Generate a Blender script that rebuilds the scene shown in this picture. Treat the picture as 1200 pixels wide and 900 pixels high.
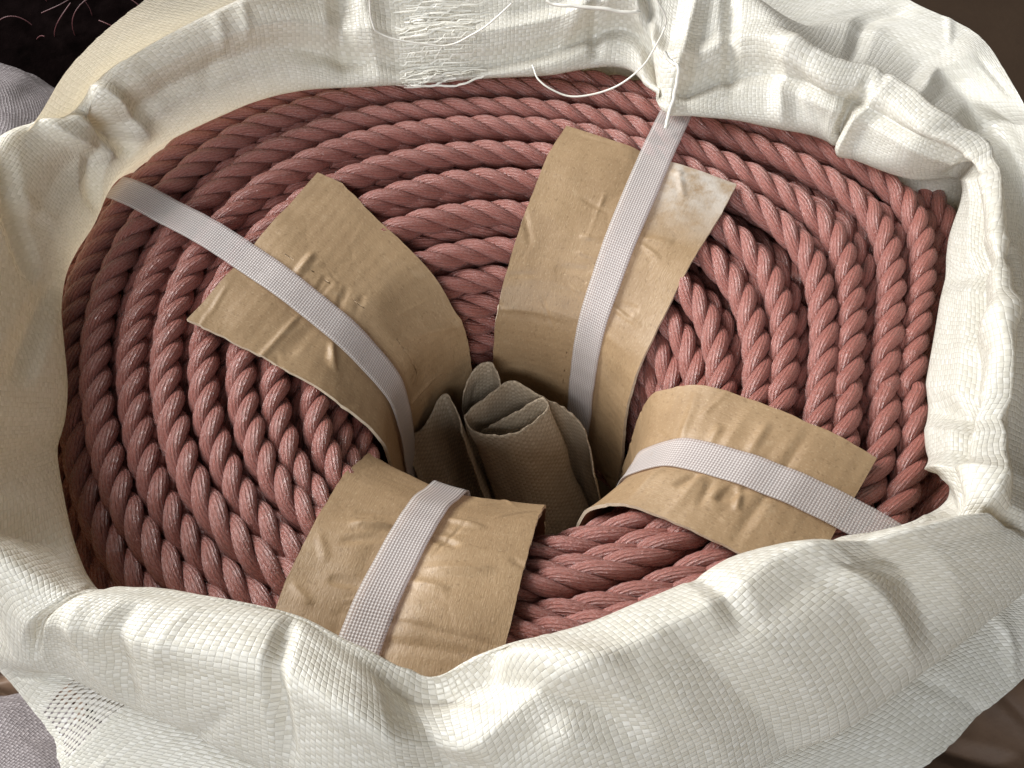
import bpy, math, random
import numpy as np
from mathutils import Vector

for _o in list(bpy.data.objects):
    bpy.data.objects.remove(_o)
SC = bpy.context.scene
COL = SC.collection
R = math.radians

# ------------------------------------------------------------------ camera
cd = bpy.data.cameras.new('camera'); cam = bpy.data.objects.new('camera', cd); COL.objects.link(cam)
cam.location = (0.008575, -0.330222, 0.371469)
cam.rotation_euler = (R(90 - 53), 0, 0)
cd.sensor_fit = 'HORIZONTAL'; cd.angle = R(54); cd.clip_start = 0.01; cd.clip_end = 50
SC.camera = cam

# ------------------------------------------------------------------ light
W = bpy.data.worlds.new('World'); SC.world = W; W.use_nodes = True
bg = W.node_tree.nodes['Background']
bg.inputs[0].default_value = (1.0, 0.98, 0.95, 1); bg.inputs[1].default_value = 0.10

def area(name, loc, target, sx, sy, power, col):
    l = bpy.data.lights.new(name, 'AREA'); l.shape = 'RECTANGLE'; l.size = sx; l.size_y = sy
    l.energy = power; l.color = col
    o = bpy.data.objects.new(name, l); COL.objects.link(o); o.location = loc
    o.rotation_euler = (Vector(target) - Vector(loc)).to_track_quat('-Z', 'Y').to_euler()
    return o
area('window_light', (-1.32, 0.66, 0.92), (0.05, 0, 0), 1.4, 1.0, 76, (1.0, 0.99, 0.97))
area('fill_light', (-0.35, -1.40, 0.84), (0.05, -0.1, 0), 1.0, 0.6, 22, (0.94, 0.97, 1.0))  # added fill to brighten the near cuff, no known lamp there
SC.view_settings.view_transform = 'Standard'; SC.view_settings.look = 'None'
SC.view_settings.exposure = -0.10; SC.view_settings.gamma = 1.0
SC.view_settings.use_curve_mapping = False
SC.cycles.max_bounces = 8; SC.cycles.transparent_max_bounces = 8
SC.cycles.use_denoising = True

# ------------------------------------------------------------------ helpers
def tag(o, label=None, cat=None, group=None, kind=None):
    if label: o['label'] = label
    if cat: o['category'] = cat
    if group: o['group'] = group
    if kind: o['kind'] = kind
    return o
def empty(name, loc=(0, 0, 0)):
    o = bpy.data.objects.new(name, None); COL.objects.link(o); o.location = loc
    o.empty_display_size = 0.02
    return o
def mesh_obj(name, verts, faces, mat, parent=None, uv=None, smooth=True):
    """verts (n,3); faces (m,4) or (m,3) int array; uv (m,4,2) optional"""
    me = bpy.data.meshes.new(name)
    verts = np.asarray(verts, dtype=np.float32); faces = np.asarray(faces, dtype=np.int32)
    me.vertices.add(len(verts)); me.vertices.foreach_set('co', verts.ravel())
    k = faces.shape[1]
    me.loops.add(faces.size); me.loops.foreach_set('vertex_index', faces.ravel())
    me.polygons.add(len(faces)); me.polygons.foreach_set('loop_start', np.arange(0, faces.size, k, dtype=np.int32))
    me.polygons.foreach_set('loop_total', np.full(len(faces), k, dtype=np.int32))
    if uv is not None:
        l = me.uv_layers.new(name='UVMap'); l.data.foreach_set('uv', np.asarray(uv, dtype=np.float32).ravel())
    me.update(calc_edges=True); me.validate()
    if smooth: me.polygons.foreach_set('use_smooth', np.ones(len(me.polygons), dtype=bool))
    if mat: me.materials.append(mat)
    o = bpy.data.objects.new(name, me); COL.objects.link(o)
    if parent: o.parent = parent
    return o
def grid_faces(n, m, wrap_n=False, wrap_m=False):
    i = np.arange(n if wrap_n else n - 1); j = np.arange(m if wrap_m else m - 1)
    I, J = np.meshgrid(i, j, indexing='ij'); I = I.ravel(); J = J.ravel()
    I2 = (I + 1) % n; J2 = (J + 1) % m
    return np.stack([I * m + J, I2 * m + J, I2 * m + J2, I * m + J2], 1)
def grid_uv(Ug, Vg, n, m, wrap_n=False, wrap_m=False, du=0, dv=0):
    """Ug,Vg (n,m); for wrapped grids du/dv is the period added at the seam"""
    i = np.arange(n if wrap_n else n - 1); j = np.arange(m if wrap_m else m - 1)
    I, J = np.meshgrid(i, j, indexing='ij'); I = I.ravel(); J = J.ravel()
    I2 = (I + 1) % n; J2 = (J + 1) % m
    wu = (I2 < I) * du; wv = (J2 < J) * dv
    def g(a, b, eu, ev): return np.stack([Ug[a, b] + eu, Vg[a, b] + ev], 1)
    return np.stack([g(I, J, 0, 0), g(I2, J, wu, 0), g(I2, J2, wu, wv), g(I, J2, 0, wv)], 1)
def grid_normals(P, wrap_n=False):
    if wrap_n:
        du = np.roll(P, -1, 0) - np.roll(P, 1, 0)
    else:
        du = np.gradient(P, axis=0)
    dv = np.gradient(P, axis=1)
    n = np.cross(du, dv); n /= np.linalg.norm(n, axis=2, keepdims=True) + 1e-12
    return n
def tube_mesh(pts, rad, seg=6):
    pts = np.asarray(pts, float); n = len(pts)
    t = np.gradient(pts, axis=0); t /= np.linalg.norm(t, axis=1, keepdims=True) + 1e-12
    ref = np.array([0.13, 0.21, 0.97]); a = np.cross(t, ref); a /= np.linalg.norm(a, axis=1, keepdims=True) + 1e-9
    b = np.cross(t, a); th = np.linspace(0, 2 * np.pi, seg, endpoint=False)
    rad = np.broadcast_to(np.asarray(rad, float), (n,))
    P = pts[:, None] + rad[:, None, None] * (np.cos(th)[None, :, None] * a[:, None] + np.sin(th)[None, :, None] * b[:, None])
    return P.reshape(-1, 3), grid_faces(n, seg, False, True)
def cr(P, t):
    """Catmull-Rom through P (n,d) at parameters t in [0,n-1]"""
    P = np.asarray(P, float); n = len(P)
    i = np.clip(np.floor(t).astype(int), 0, n - 2); f = (t - i)[:, None]
    g = lambda k: P[np.clip(k, 0, n - 1)]
    p0, p1, p2, p3 = g(i - 1), g(i), g(i + 1), g(i + 2)
    return 0.5 * (2 * p1 + (p2 - p0) * f + (2 * p0 - 5 * p1 + 4 * p2 - p3) * f ** 2 + (3 * p1 - p0 - 3 * p2 + p3) * f ** 3)
def spline(P, n): return cr(P, np.linspace(0, len(P) - 1, n))
def fnoise(x, seed, octs=4, f0=1.0, gain=0.55):
    """1-D smooth noise from random sines"""
    rng = np.random.RandomState(seed); o = np.zeros_like(x, dtype=float); a = 1.0
    for k in range(octs):
        for _ in range(2):
            o += a * np.sin(x * f0 * (2 ** k) * rng.uniform(.75, 1.3) + rng.uniform(0, 6.28)) * 0.5
        a *= gain
    return o
def vnoise2(x, y, seed):
    """2-D value noise, -1..1"""
    rng = np.random.RandomState(seed); T = rng.uniform(-1, 1, (64, 64))
    xi = np.floor(x).astype(int); yi = np.floor(y).astype(int); fx = x - xi; fy = y - yi
    fx = fx * fx * (3 - 2 * fx); fy = fy * fy * (3 - 2 * fy)
    g = lambda a, b: T[a % 64, b % 64]
    return (g(xi, yi) * (1 - fx) + g(xi + 1, yi) * fx) * (1 - fy) + (g(xi, yi + 1) * (1 - fx) + g(xi + 1, yi + 1) * fx) * fy
def crease_field(Ug, Vg, segs):
    """tent-shaped ridges/valleys along segments on the unrolled cloth: (u0,v0,u1,v1,amp,width)"""
    H = np.zeros_like(Ug)
    for u0, v0, u1, v1, a, w in segs:
        dx, dy = u1 - u0, v1 - v0; L = math.hypot(dx, dy) + 1e-9
        px, py = Ug - u0, Vg - v0
        s = (px * dx + py * dy) / L; d = np.abs(px * dy - py * dx) / L
        end = np.clip(1 - ((s - L / 2) / (L / 2 + w)) ** 2, 0, 1)
        q = np.clip(1 - d / w, 0, 1)
        H += a * q ** 1.08 * end * end * (3 - 2 * end)
    return H

# ------------------------------------------------------------------ materials
class NT:
    def __init__(s, name):
        s.m = bpy.data.materials.new(name); s.m.use_nodes = True; s.t = s.m.node_tree; s.t.nodes.clear()
        s.out = s.n('ShaderNodeOutputMaterial')
    def n(s, typ, **kw):
        nd = s.t.nodes.new(typ)
        for k, v in kw.items(): setattr(nd, k, v)
        return nd
    def l(s, a, b): s.t.links.new(a, b)
    def put(s, v, inp):
        if hasattr(v, 'is_output') or isinstance(v, bpy.types.NodeSocket): s.l(v, inp)
        else: inp.default_value = v
    def math(s, op, a, b=None, c=None):
        nd = s.n('ShaderNodeMath', operation=op); s.put(a, nd.inputs[0])
        if b is not None: s.put(b, nd.inputs[1])
        if c is not None: s.put(c, nd.inputs[2])
        return nd.outputs[0]
    def noise(s, vec, scale, detail=3, rough=.5):
        nd = s.n('ShaderNodeTexNoise'); s.l(vec, nd.inputs['Vector']); nd.inputs['Scale'].default_value = scale
        nd.inputs['Detail'].default_value = detail; nd.inputs['Roughness'].default_value = rough
        return nd.outputs['Fac']
    def ramp(s, fac, stops):
        nd = s.n('ShaderNodeValToRGB'); s.l(fac, nd.inputs[0]); e = nd.color_ramp.elements
        while len(e) < len(stops): e.new(.5)
        for i, (p, c) in enumerate(stops): e[i].position = p; e[i].color = (*c, 1) if len(c) == 3 else c
        return nd.outputs[0]
    def map(s, v, a, b, c, d):
        nd = s.n('ShaderNodeMapRange'); s.put(v, nd.inputs[0])
        for i, x in enumerate((a, b, c, d)): nd.inputs[i + 1].default_value = x
        return nd.outputs[0]
    def mix(s, fac, a, b, mode='MIX'):
        nd = s.n('ShaderNodeMix', data_type='RGBA', blend_type=mode); s.put(fac, nd.inputs[0])
        for v, i in ((a, 6), (b, 7)):
            if isinstance(v, tuple): nd.inputs[i].default_value = (*v, 1)
            else: s.l(v, nd.inputs[i])
        return nd.outputs[2]
    def bump(s, h, strength, dist, prev=None):
        nd = s.n('ShaderNodeBump'); s.l(h, nd.inputs['Height']); nd.inputs['Strength'].default_value = strength
        nd.inputs['Distance'].default_value = dist
        if prev is not None: s.l(prev, nd.inputs['Normal'])
        return nd.outputs[0]
    def comb(s, x, y, z=0.0):
        nd = s.n('ShaderNodeCombineXYZ')
        for v, i in ((x, 0), (y, 1), (z, 2)): s.put(v, nd.inputs[i])
        return nd.outputs[0]
    def uv(s):
        u = s.n('ShaderNodeUVMap'); sp = s.n('ShaderNodeSeparateXYZ'); s.l(u.outputs[0], sp.inputs[0])
        return u.outputs[0], sp.outputs[0], sp.outputs[1]
    def obj(s): return s.n('ShaderNodeTexCoord').outputs['Object']
    def bsdf(s, col, rough, spec=.5, normal=None):
        b = s.n('ShaderNodeBsdfPrincipled'); s.put((*col, 1) if isinstance(col, tuple) else col, b.inputs['Base Color'])
        s.put(rough, b.inputs['Roughness']); s.put(spec, b.inputs['Specular IOR Level'])
        if normal is not None: s.l(normal, b.inputs['Normal'])
        return b

def mat_rope():
    t = NT('polypropylene_rope'); uv, u, v = t.uv()
    # yarns laid against the strand's own twist
    ph = t.math('ADD', t.math('MULTIPLY', u, 26.0), v)
    wob = t.noise(uv, 60, 2)
    ph2 = t.math('ADD', ph, t.math('MULTIPLY', wob, .03))
    yarn = t.math('ABSOLUTE', t.math('SINE', t.math('MULTIPLY', ph2, math.pi * 15)))
    fib = t.noise(t.comb(t.math('MULTIPLY', ph, 95.0), t.math('MULTIPLY', u, 170.0)), 1.0, 3, .6)
    fleck = t.noise(t.comb(t.math('MULTIPLY', ph, 34.0), t.math('MULTIPLY', u, 640.0)), 1.0, 2, .65)
    h = t.math('ADD', t.math('MULTIPLY', yarn, .38), t.math('MULTIPLY', fib, .50))
    h = t.math('ADD', h, t.math('MULTIPLY', fleck, .62))
    nb = t.bump(h, 1.0, .00095)
    big = t.noise(t.obj(), 14, 3)
    c = t.ramp(fib, [(.25, (.20, .058, .043)), (.6, (.375, .128, .100)), (.85, (.47, .185, .152))])
    c = t.mix(t.map(big, .35, .7, 0, .45), c, (.29, .088, .064))
    c = t.mix(t.map(fleck, .62, .72, 0, .22), c, (.58, .33, .30))  # sparkle of the fibres put into the colour as pale flecks
    rg = t.map(fleck, .35, .66, .40, .16)
    b = t.bsdf(c, rg, .9, nb)
    b.inputs['Coat Weight'].default_value = .10; b.inputs['Coat Roughness'].default_value = .22; t.l(nb, b.inputs['Coat Normal'])
    b.inputs['Sheen Weight'].default_value = .08
    t.l(b.outputs[0], t.out.inputs[0]); return t.m

def mat_weave(name, col_a, col_b, wu=.0024, wv=.0016, trans=.30, transcol=(.80, .69, .50), bump=.00036, rough=.27, open_=False, spec=.5, shadecol=(.56, .535, .46)):
    t = NT(name); uv, u, v = t.uv()
    n1 = t.noise(uv, 38, 2); n2 = t.noise(uv, 31, 2)
    off = t.n('ShaderNodeVectorMath', operation='ADD'); t.l(uv, off.inputs[0]); off.inputs[1].default_value = (3.3, 1.7, 0)
    n2 = t.noise(off.outputs[0], 33, 2)
    U = t.math('DIVIDE', t.math('ADD', u, t.math('MULTIPLY', t.math('SUBTRACT', n1, .5), .0042)), wu)
    V = t.math('DIVIDE', t.math('ADD', v, t.math('MULTIPLY', t.math('SUBTRACT', n2, .5), .0042)), wv)
    iu = t.math('FLOOR', U); iv = t.math('FLOOR', V)
    su = t.math('MULTIPLY', t.math('COSINE', t.math('MULTIPLY', iu, math.pi)), t.math('SINE', t.math('MULTIPLY', V, math.pi)))
    sv = t.math('MULTIPLY', t.math('COSINE', t.math('MULTIPLY', iv, math.pi)), t.math('SINE', t.math('MULTIPLY', U, math.pi)))
    sv = t.math('MULTIPLY', sv, -1.0)
    def flat(x): return t.math('DIVIDE', x, t.math('SQRT', t.math('ADD', t.math('MULTIPLY', x, x), .12)))
    su, sv = flat(su), flat(sv)
    def prof(i):
        f = t.math('ABSOLUTE', t.math('SINE', t.math('MULTIPLY', i, math.pi)))
        return t.math('POWER', f, .22)
    pu, pv = prof(U), prof(V)
    hu = t.math('MULTIPLY', pu, t.math('ADD', t.math('MULTIPLY', su, .5), .50))
    hv = t.math('MULTIPLY', pv, t.math('ADD', t.math('MULTIPLY', sv, .5), .60))
    h = t.math('MAXIMUM', hu, hv)
    wn = t.n('ShaderNodeTexWhiteNoise', noise_dimensions='2D'); t.l(t.comb(iu, iv), wn.inputs['Vector'])
    wnu = t.n('ShaderNodeTexWhiteNoise', noise_dimensions='1D'); t.l(iu, wnu.inputs['W'])
    wnv = t.n('ShaderNodeTexWhiteNoise', noise_dimensions='1D'); t.l(iv, wnv.inputs['W'])
    over = t.math('GREATER_THAN', hu, hv)
    per = t.math('ADD', t.math('MULTIPLY', over, wnu.outputs[0]), t.math('MULTIPLY', t.math('SUBTRACT', 1.0, over), wnv.outputs[0]))
    str_ = t.noise(t.comb(t.math('MULTIPLY', u, 2600.0), t.math('MULTIPLY', v, 300.0)), 1.0, 2)
    h2 = t.math('ADD', h, t.math('MULTIPLY', str_, .10))
    h2 = t.math('ADD', h2, t.math('MULTIPLY', wn.outputs[0], .22))
    nb = t.bump(h2, 1.0, bump)
    big = t.noise(uv, 9, 4)
    k = t.math('ADD', t.math('MULTIPLY', per, .45), t.math('MULTIPLY', big, .55))
    k = t.math('ADD', k, t.math('MULTIPLY', t.math('SUBTRACT', wn.outputs[0], .5), .45))
    c = t.mix(t.map(k, .2, .85, 0, 1), col_a, col_b)
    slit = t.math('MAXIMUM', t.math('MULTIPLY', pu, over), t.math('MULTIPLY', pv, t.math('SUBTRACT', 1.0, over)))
    c = t.mix(t.map(slit, .45, .75, .3, 0), c, shadecol)  # dark inside behind the slits, painted on as colour
    c = t.mix(t.math('MULTIPLY', t.math('SUBTRACT', 1.0, over), .30), c, shadecol)  # crossing floats painted duller: glint contrast between tapes put into the colour
    rg = t.map(wn.outputs[0], 0, 1, rough - .09, rough + .12)
    b = t.bsdf(c, rg, spec, nb)
    tg = t.n('ShaderNodeTangent', direction_type='UV_MAP'); t.l(tg.outputs[0], b.inputs['Tangent'])
    b.inputs['Anisotropic'].default_value = .75; t.l(t.math('MULTIPLY', over, .25), b.inputs['Anisotropic Rotation'])
    tr = t.n('ShaderNodeBsdfTranslucent'); tr.inputs[0].default_value = (*transcol, 1); t.l(nb, tr.inputs['Normal'])
    ms = t.n('ShaderNodeMixShader'); ms.inputs[0].default_value = trans
    t.l(b.outputs[0], ms.inputs[1]); t.l(tr.outputs[0], ms.inputs[2])
    last = ms.outputs[0]
    if open_:
        gap = t.math('LESS_THAN', t.math('MAXIMUM', t.math('MULTIPLY', pu, .92), t.math('MULTIPLY', pv, .86)), .80)
        tp = t.n('ShaderNodeBsdfTransparent'); m2 = t.n('ShaderNodeMixShader'); t.l(gap, m2.inputs[0])
        t.l(last, m2.inputs[1]); t.l(tp.outputs[0], m2.inputs[2]); last = m2.outputs[0]
    t.l(last, t.out.inputs[0]); return t.m

def mat_card(name='kraft_cardboard', pale_end=False):
    t = NT(name); uv, u, v = t.uv(); o = t.obj()
    big = t.noise(uv, 22, 4, .6); fine = t.noise(uv, 700, 3, .6)
    fib = t.noise(t.comb(t.math('MULTIPLY', u, 240.0), t.math('MULTIPLY', v, 1800.0)), 1.0, 3, .6)
    flut = t.math('SINE', t.math('MULTIPLY', t.math('ADD', u, t.math('MULTIPLY', big, .004)), 2 * math.pi / .0062))
    c = t.ramp(big, [(.3, (.27, .178, .097)), (.55, (.345, .235, .133)), (.75, (.40, .28, .168))])
    c = t.mix(t.map(fib, .35, .75, 0, .45), c, (.25, .15, .072))
    c = t.mix(t.map(fine, .56, .74, 0, .5), c, (.50, .375, .235))
    c = t.mix(t.map(t.noise(uv, 420, 2), .60, .70, 0, .4), c, (.16, .10, .05))
    scuff = t.noise(uv, 55, 5, .7)
    c = t.mix(t.map(scuff, .60, .72, 0, .28), c, (.50, .38, .25))
    if pale_end:   # whitish patch towards the outer end, on one side
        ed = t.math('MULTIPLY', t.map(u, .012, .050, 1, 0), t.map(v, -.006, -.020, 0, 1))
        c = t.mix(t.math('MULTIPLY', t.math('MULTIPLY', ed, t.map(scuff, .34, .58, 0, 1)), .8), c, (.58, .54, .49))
    h = t.math('ADD', t.math('MULTIPLY', fine, .22), t.math('MULTIPLY', fib, .22))
    h = t.math('ADD', h, t.math('MULTIPLY', flut, .05))
    h = t.math('ADD', h, t.math('MULTIPLY', t.noise(uv, 75, 3), .5))
    vo = t.n('ShaderNodeTexVoronoi', feature='DISTANCE_TO_EDGE'); t.l(uv, vo.inputs['Vector']); vo.inputs['Scale'].default_value = 55
    wr = t.math('MULTIPLY', t.map(vo.outputs[0], 0, .10, 1, 0), t.map(t.noise(uv, 30, 2), .50, .62, 0, 1))
    h = t.math('ADD', h, t.math('MULTIPLY', wr, .14))
    nb = t.bump(h, .8, .0009)
    b = t.bsdf(c, t.map(big, .3, .7, .52, .42), .42, nb); t.l(b.outputs[0], t.out.inputs[0]); return t.m

def mat_strap():
    t = NT('embossed_strapping'); uv, u, v = t.uv()
    a = t.math('SINE', t.math('MULTIPLY', t.math('ADD', u, t.math('MULTIPLY', v, 1.0)), math.pi / .0013))
    b_ = t.math('SINE', t.math('MULTIPLY', t.math('SUBTRACT', u, t.math('MULTIPLY', v, 1.0)), math.pi / .0013))
    h = t.math('MULTIPLY', a, b_)
    big = t.noise(uv, 60, 3)
    nb = t.bump(h, .8, .00022)
    c = t.mix(t.map(h, -.5, .8, 0, 1), (.66, .625, .60), (.78, .75, .72))
    b = t.bsdf(c, t.map(big, .3, .7, .30, .42), .55, nb)
    tr = t.n('ShaderNodeBsdfTransparent'); tr.inputs[0].default_value = (.90, .84, .86, 1)
    ms = t.n('ShaderNodeMixShader'); t.l(t.map(h, -.6, .6, .70, .42), ms.inputs[0])
    t.l(b.outputs[0], ms.inputs[1]); t.l(tr.outputs[0], ms.inputs[2]); t.l(ms.outputs[0], t.out.inputs[0]); return t.m

def mat_plain(name, ca, cb, scale, rough, bump=.0, bscale=200, spec=.4):
    t = NT(name); o = t.obj()
    n = t.noise(o, scale, 5, .6); c = t.mix(t.map(n, .3, .7, 0, 1), ca, cb)
    nb = t.bump(t.noise(o, bscale, 4, .6), .7, bump) if bump else None
    b = t.bsdf(c, rough, spec, nb); t.l(b.outputs[0], t.out.inputs[0]); return t.m

def mat_fibre_thread():
    t = NT('white_thread'); b = t.bsdf(t.mix(t.noise(t.obj(), 300, 2), (.72, .69, .60), (.84, .82, .76)), .4, .5)
    t.l(b.outputs[0], t.out.inputs[0]); return t.m

M_ROPE = mat_rope()
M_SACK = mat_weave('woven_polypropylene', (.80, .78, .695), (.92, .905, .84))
M_OPEN = mat_weave('open_weave_polypropylene', (.74, .71, .64), (.82, .80, .76), wu=.0030, wv=.0030, trans=.2, open_=True, bump=.0006)
M_LINER = mat_weave('beige_liner_weave', (.44, .35, .25), (.53, .435, .325), wu=.0019, wv=.0015, trans=.12, transcol=(.5, .4, .27), bump=.0004, rough=.6, spec=.25, shadecol=(.10, .075, .045))
M_GREY = mat_weave('grey_woven_cloth', (.20, .175, .18), (.29, .255, .26), wu=.0022, wv=.0022, trans=.05, bump=.0006, rough=.42, shadecol=(.10, .085, .09))
M_CARD = mat_card(); M_CARDPALE = mat_card('pale_end_kraft_cardboard', True); M_STRAP = mat_strap(); M_THREAD = mat_fibre_thread()
M_CARDEDGE = mat_plain('cardboard_cut_edge', (.50, .40, .28), (.62, .53, .41), 300, .8)
M_FLOOR = mat_plain('brown_floor', (.045, .027, .016), (.062, .038, .023), 6, .5, .0008, 90)
M_PAPER = mat_plain('brown_packing_paper', (.085, .050, .032), (.15, .092, .058), 20, .6, .0006, 120)
M_FIBRE = mat_plain('dark_maroon_fibre', (.05, .014, .016), (.10, .032, .034), 30, .5)
M_DARK = mat_plain('black_netting', (.0012, .0008, .0008), (.004, .0025, .0025), 60, .95, .001, 300, .0)

# ------------------------------------------------------------------ setting
s = 4.0
fl = mesh_obj('floor', [(-s, -s, -.300), (s, -s, -.300), (s, s, -.300), (-s, s, -.300)], [(0, 1, 2, 3)], M_FLOOR, smooth=False)
tag(fl, kind='structure')

# ------------------------------------------------------------------ rope coil
HC = np.array([.010, -.045])                      # hole centre
ROPE_R = .0074
RA = np.radians(np.array([-15, 0, 10, 20, 32, 45, 60, 75, 90, 105, 120, 140, 160, 180, 200, 215, 230, 300, 322, 335, 345]))
RM = np.array([.99, 1.05, 1.14, 1.20, 1.10, .99, .94, .92, .91, .93, 1.0, 1.05, 1.04, 1.01, .98, 1.0, 1.0, 1.0, 1.05, 1.05, 1.01])
def rmul(th):
    th = (th + R(15)) % (2 * np.pi) - R(15)
    o = np.zeros_like(th)
    for k, w in ((-.10, .25), (0, .5), (.10, .25)):
        o += w * np.interp((th + k + R(15)) % (2 * np.pi) - R(15), RA, RM)
    return o
ROWS = [(.0750 + (i % 2) * .0016, -.170 + .0138 * i) for i in range(10)] + [(.0775, -.0335), (.0845, -.0220), (.0955, -.0125), (.1095, -.0055), (.1255, -.0010), (.1420, .0010),
        (.1585, .0016), (.1750, .0012), (.1915, -.0005), (.2080, -.0050), (.2185, -.0160),
        (.2150, -.0170), (.2000, -.0110), (.1832, -.0085), (.1667, -.0080), (.1502, -.0082), (.1337, -.0095), (.1172, -.0125), (.1020, -.0185), (.0915, -.0280),
        (.0950, -.0390), (.1100, -.0260), (.1265, -.0210), (.1430, -.0190), (.1600, -.0185), (.1770, -.0190), (.1940, -.0210), (.2090, -.0260), (.2180, -.0320)]
N0, N1 = .0755, .2060
def coil_path():
    PR = np.array([r for r, _ in ROWS]); PZ = np.array([z for _, z in ROWS]); K = len(ROWS)
    n_per = 1400
    g = np.arange((K - 1) * n_per + 1) / n_per            # turn parameter
    th = 2 * np.pi * g + R(200)
    k = np.minimum(np.floor(g).astype(int), K - 2); f = g - k
    # stay on the row most of the turn, step over to the next one late
    e = np.clip((f - .0) / 1.0, 0, 1); e = e * e * (3 - 2 * e) * .55 + e * .45
    r = PR[k] * (1 - e) + PR[k + 1] * e; z = PZ[k] * (1 - e) + PZ[k + 1] * e
    q = np.clip((r - N0) / (N1 - N0), 0, 1.1)
    # unevenly wound: slow wander in and out, up and down
    wr = fnoise(th, 5, 4, .53) * .0016; wz = fnoise(th, 9, 4, .47) * .0017
    top = np.clip((z + .06) / .04, 0, 1)
    rr = (r + wr * (.4 + .6 * top)) * (1 + (rmul(th) - 1) * q ** 1.6)
    cx = HC[0] * (1 - q); cy = HC[1] * (1 - q)
    # where turns crowd (towards the front) every second one is pressed down, where they spread out the next layer shows
    crowd = np.clip(1 - (rmul(th) * .206 - .073 - HC[1] * -np.sin(th)) / .133, 0, 1)
    par = np.cos(np.pi * (k + e))
    drop = crowd * .016 * (par > 0) * np.abs(par) ** .7 * .0
    zz = z + wz * top - drop
    return np.stack([cx + rr * np.cos(th), cy + rr * np.sin(th), zz], 1), g
def resample(P, g, ds):
    d = np.r_[0, np.cumsum(np.linalg.norm(np.diff(P, axis=0), axis=1))]
    n = int(d[-1] / ds); s_ = np.linspace(0, d[-1], n)
    return np.stack([np.interp(s_, d, P[:, i]) for i in range(3)], 1), np.interp(s_, d, g), s_
PITCH = .0455
def build_rope():
    root = empty('rope_coil', (HC[0], HC[1], -.30))
    tag(root, 'large coil of pink three-strand twisted rope packed inside the open white sack', 'rope')
    P, g = coil_path(); P, g, L = resample(P, g, PITCH / 22)
    P = P - np.array([HC[0], HC[1], -.30])
    T = np.gradient(P, axis=0); T /= np.linalg.norm(T, axis=1, keepdims=True)
    up = np.array([0, 0, 1.0]); Nn = np.cross(T, up); Nn /= np.linalg.norm(Nn, axis=1, keepdims=True)
    B = np.cross(T, Nn)
    phase = 2 * np.pi * L / PITCH + fnoise(L, 3, 3, 9.0) * .35
    a0, b0, SEG = .00366, .00390, 12
    th = np.linspace(0, 2 * np.pi, SEG, endpoint=False)
    K = len(ROWS) - 1
    strands = []
    for j in range(3):
        al = phase + 2 * np.pi * j / 3
        e = np.cos(al)[:, None] * Nn + np.sin(al)[:, None] * B
        Cc = P + e * (b0 * (1 + .05 * fnoise(L, 20 + j, 3, 40.)))[:, None]
        ts = np.gradient(Cc, axis=0); ts /= np.linalg.norm(ts, axis=1, keepdims=True)
        e2 = e - (e * ts).sum(1, keepdims=True) * ts; e2 /= np.linalg.norm(e2, axis=1, keepdims=True)
        f2 = np.cross(ts, e2)
        aa = a0 * (1 + .035 * fnoise(L, 40 + j, 3, 55.))
        # slightly flattened against the neighbours
        V = Cc[:, None] + (aa[:, None] * .97 * np.cos(th)[None])[:, :, None] * e2[:, None] + (aa[:, None] * 1.04 * np.sin(th)[None])[:, :, None] * f2[:, None]
        strands.append(V)
    for k in range(K):
        i0 = np.searchsorted(g, k); i1 = min(np.searchsorted(g, k + 1) + 1, len(g))
        if k == 0: i0 = 0
        cv, cf = tube_mesh(P[i0:i1:4], .0011, 5)
        turn = mesh_obj('rope_turn', cv, cf, M_ROPE, root)
        n = i1 - i0
        for j in range(3):
            Ug = np.repeat(L[i0:i1, None], SEG, 1) + j * 3.7; Vg = np.repeat((th / (2 * np.pi))[None], n, 0)
            mesh_obj('strand', strands[j][i0:i1].reshape(-1, 3), grid_faces(n, SEG, False, True), M_ROPE, turn,
                     uv=grid_uv(Ug, Vg, n, SEG, False, True, dv=1.0))
build_rope()
def build_packing():
    # the windings deeper in the coil, seen only as dark ridges through the gaps
    root = bpy.data.objects['rope_coil']; n, m = 240, 120
    th = np.linspace(0, 2 * np.pi, n, endpoint=False); q = np.linspace(0, 1, m)
    TH, Q = np.meshgrid(th, q, indexing='ij')
    r = .086 + Q * .136; f = np.clip((r - N0) / (N1 - N0), 0, 1.1)
    rr = r * (1 + (rmul(TH) - 1) * f ** 1.6)
    z = -.029 - .006 * (1 - np.abs(np.sin(Q * np.pi * 8))) - .06 * np.clip(.12 - Q, 0, 1) / .12
    z = z + .0012 * np.sin(TH * 2 * np.pi * .15 / .013 + Q * 60)
    P = np.stack([HC[0] * (1 - f) + rr * np.cos(TH), HC[1] * (1 - f) + rr * np.sin(TH), z], -1) - np.array([HC[0], HC[1], -.30])
    o = mesh_obj('deep_windings', P.reshape(-1, 3), grid_faces(n, m, True, False), M_ROPE, root, grid_uv(TH * .15, Q, n, m, True, False, du=2 * np.pi * .15))
    o['kind'] = 'stuff'
build_packing()

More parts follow.
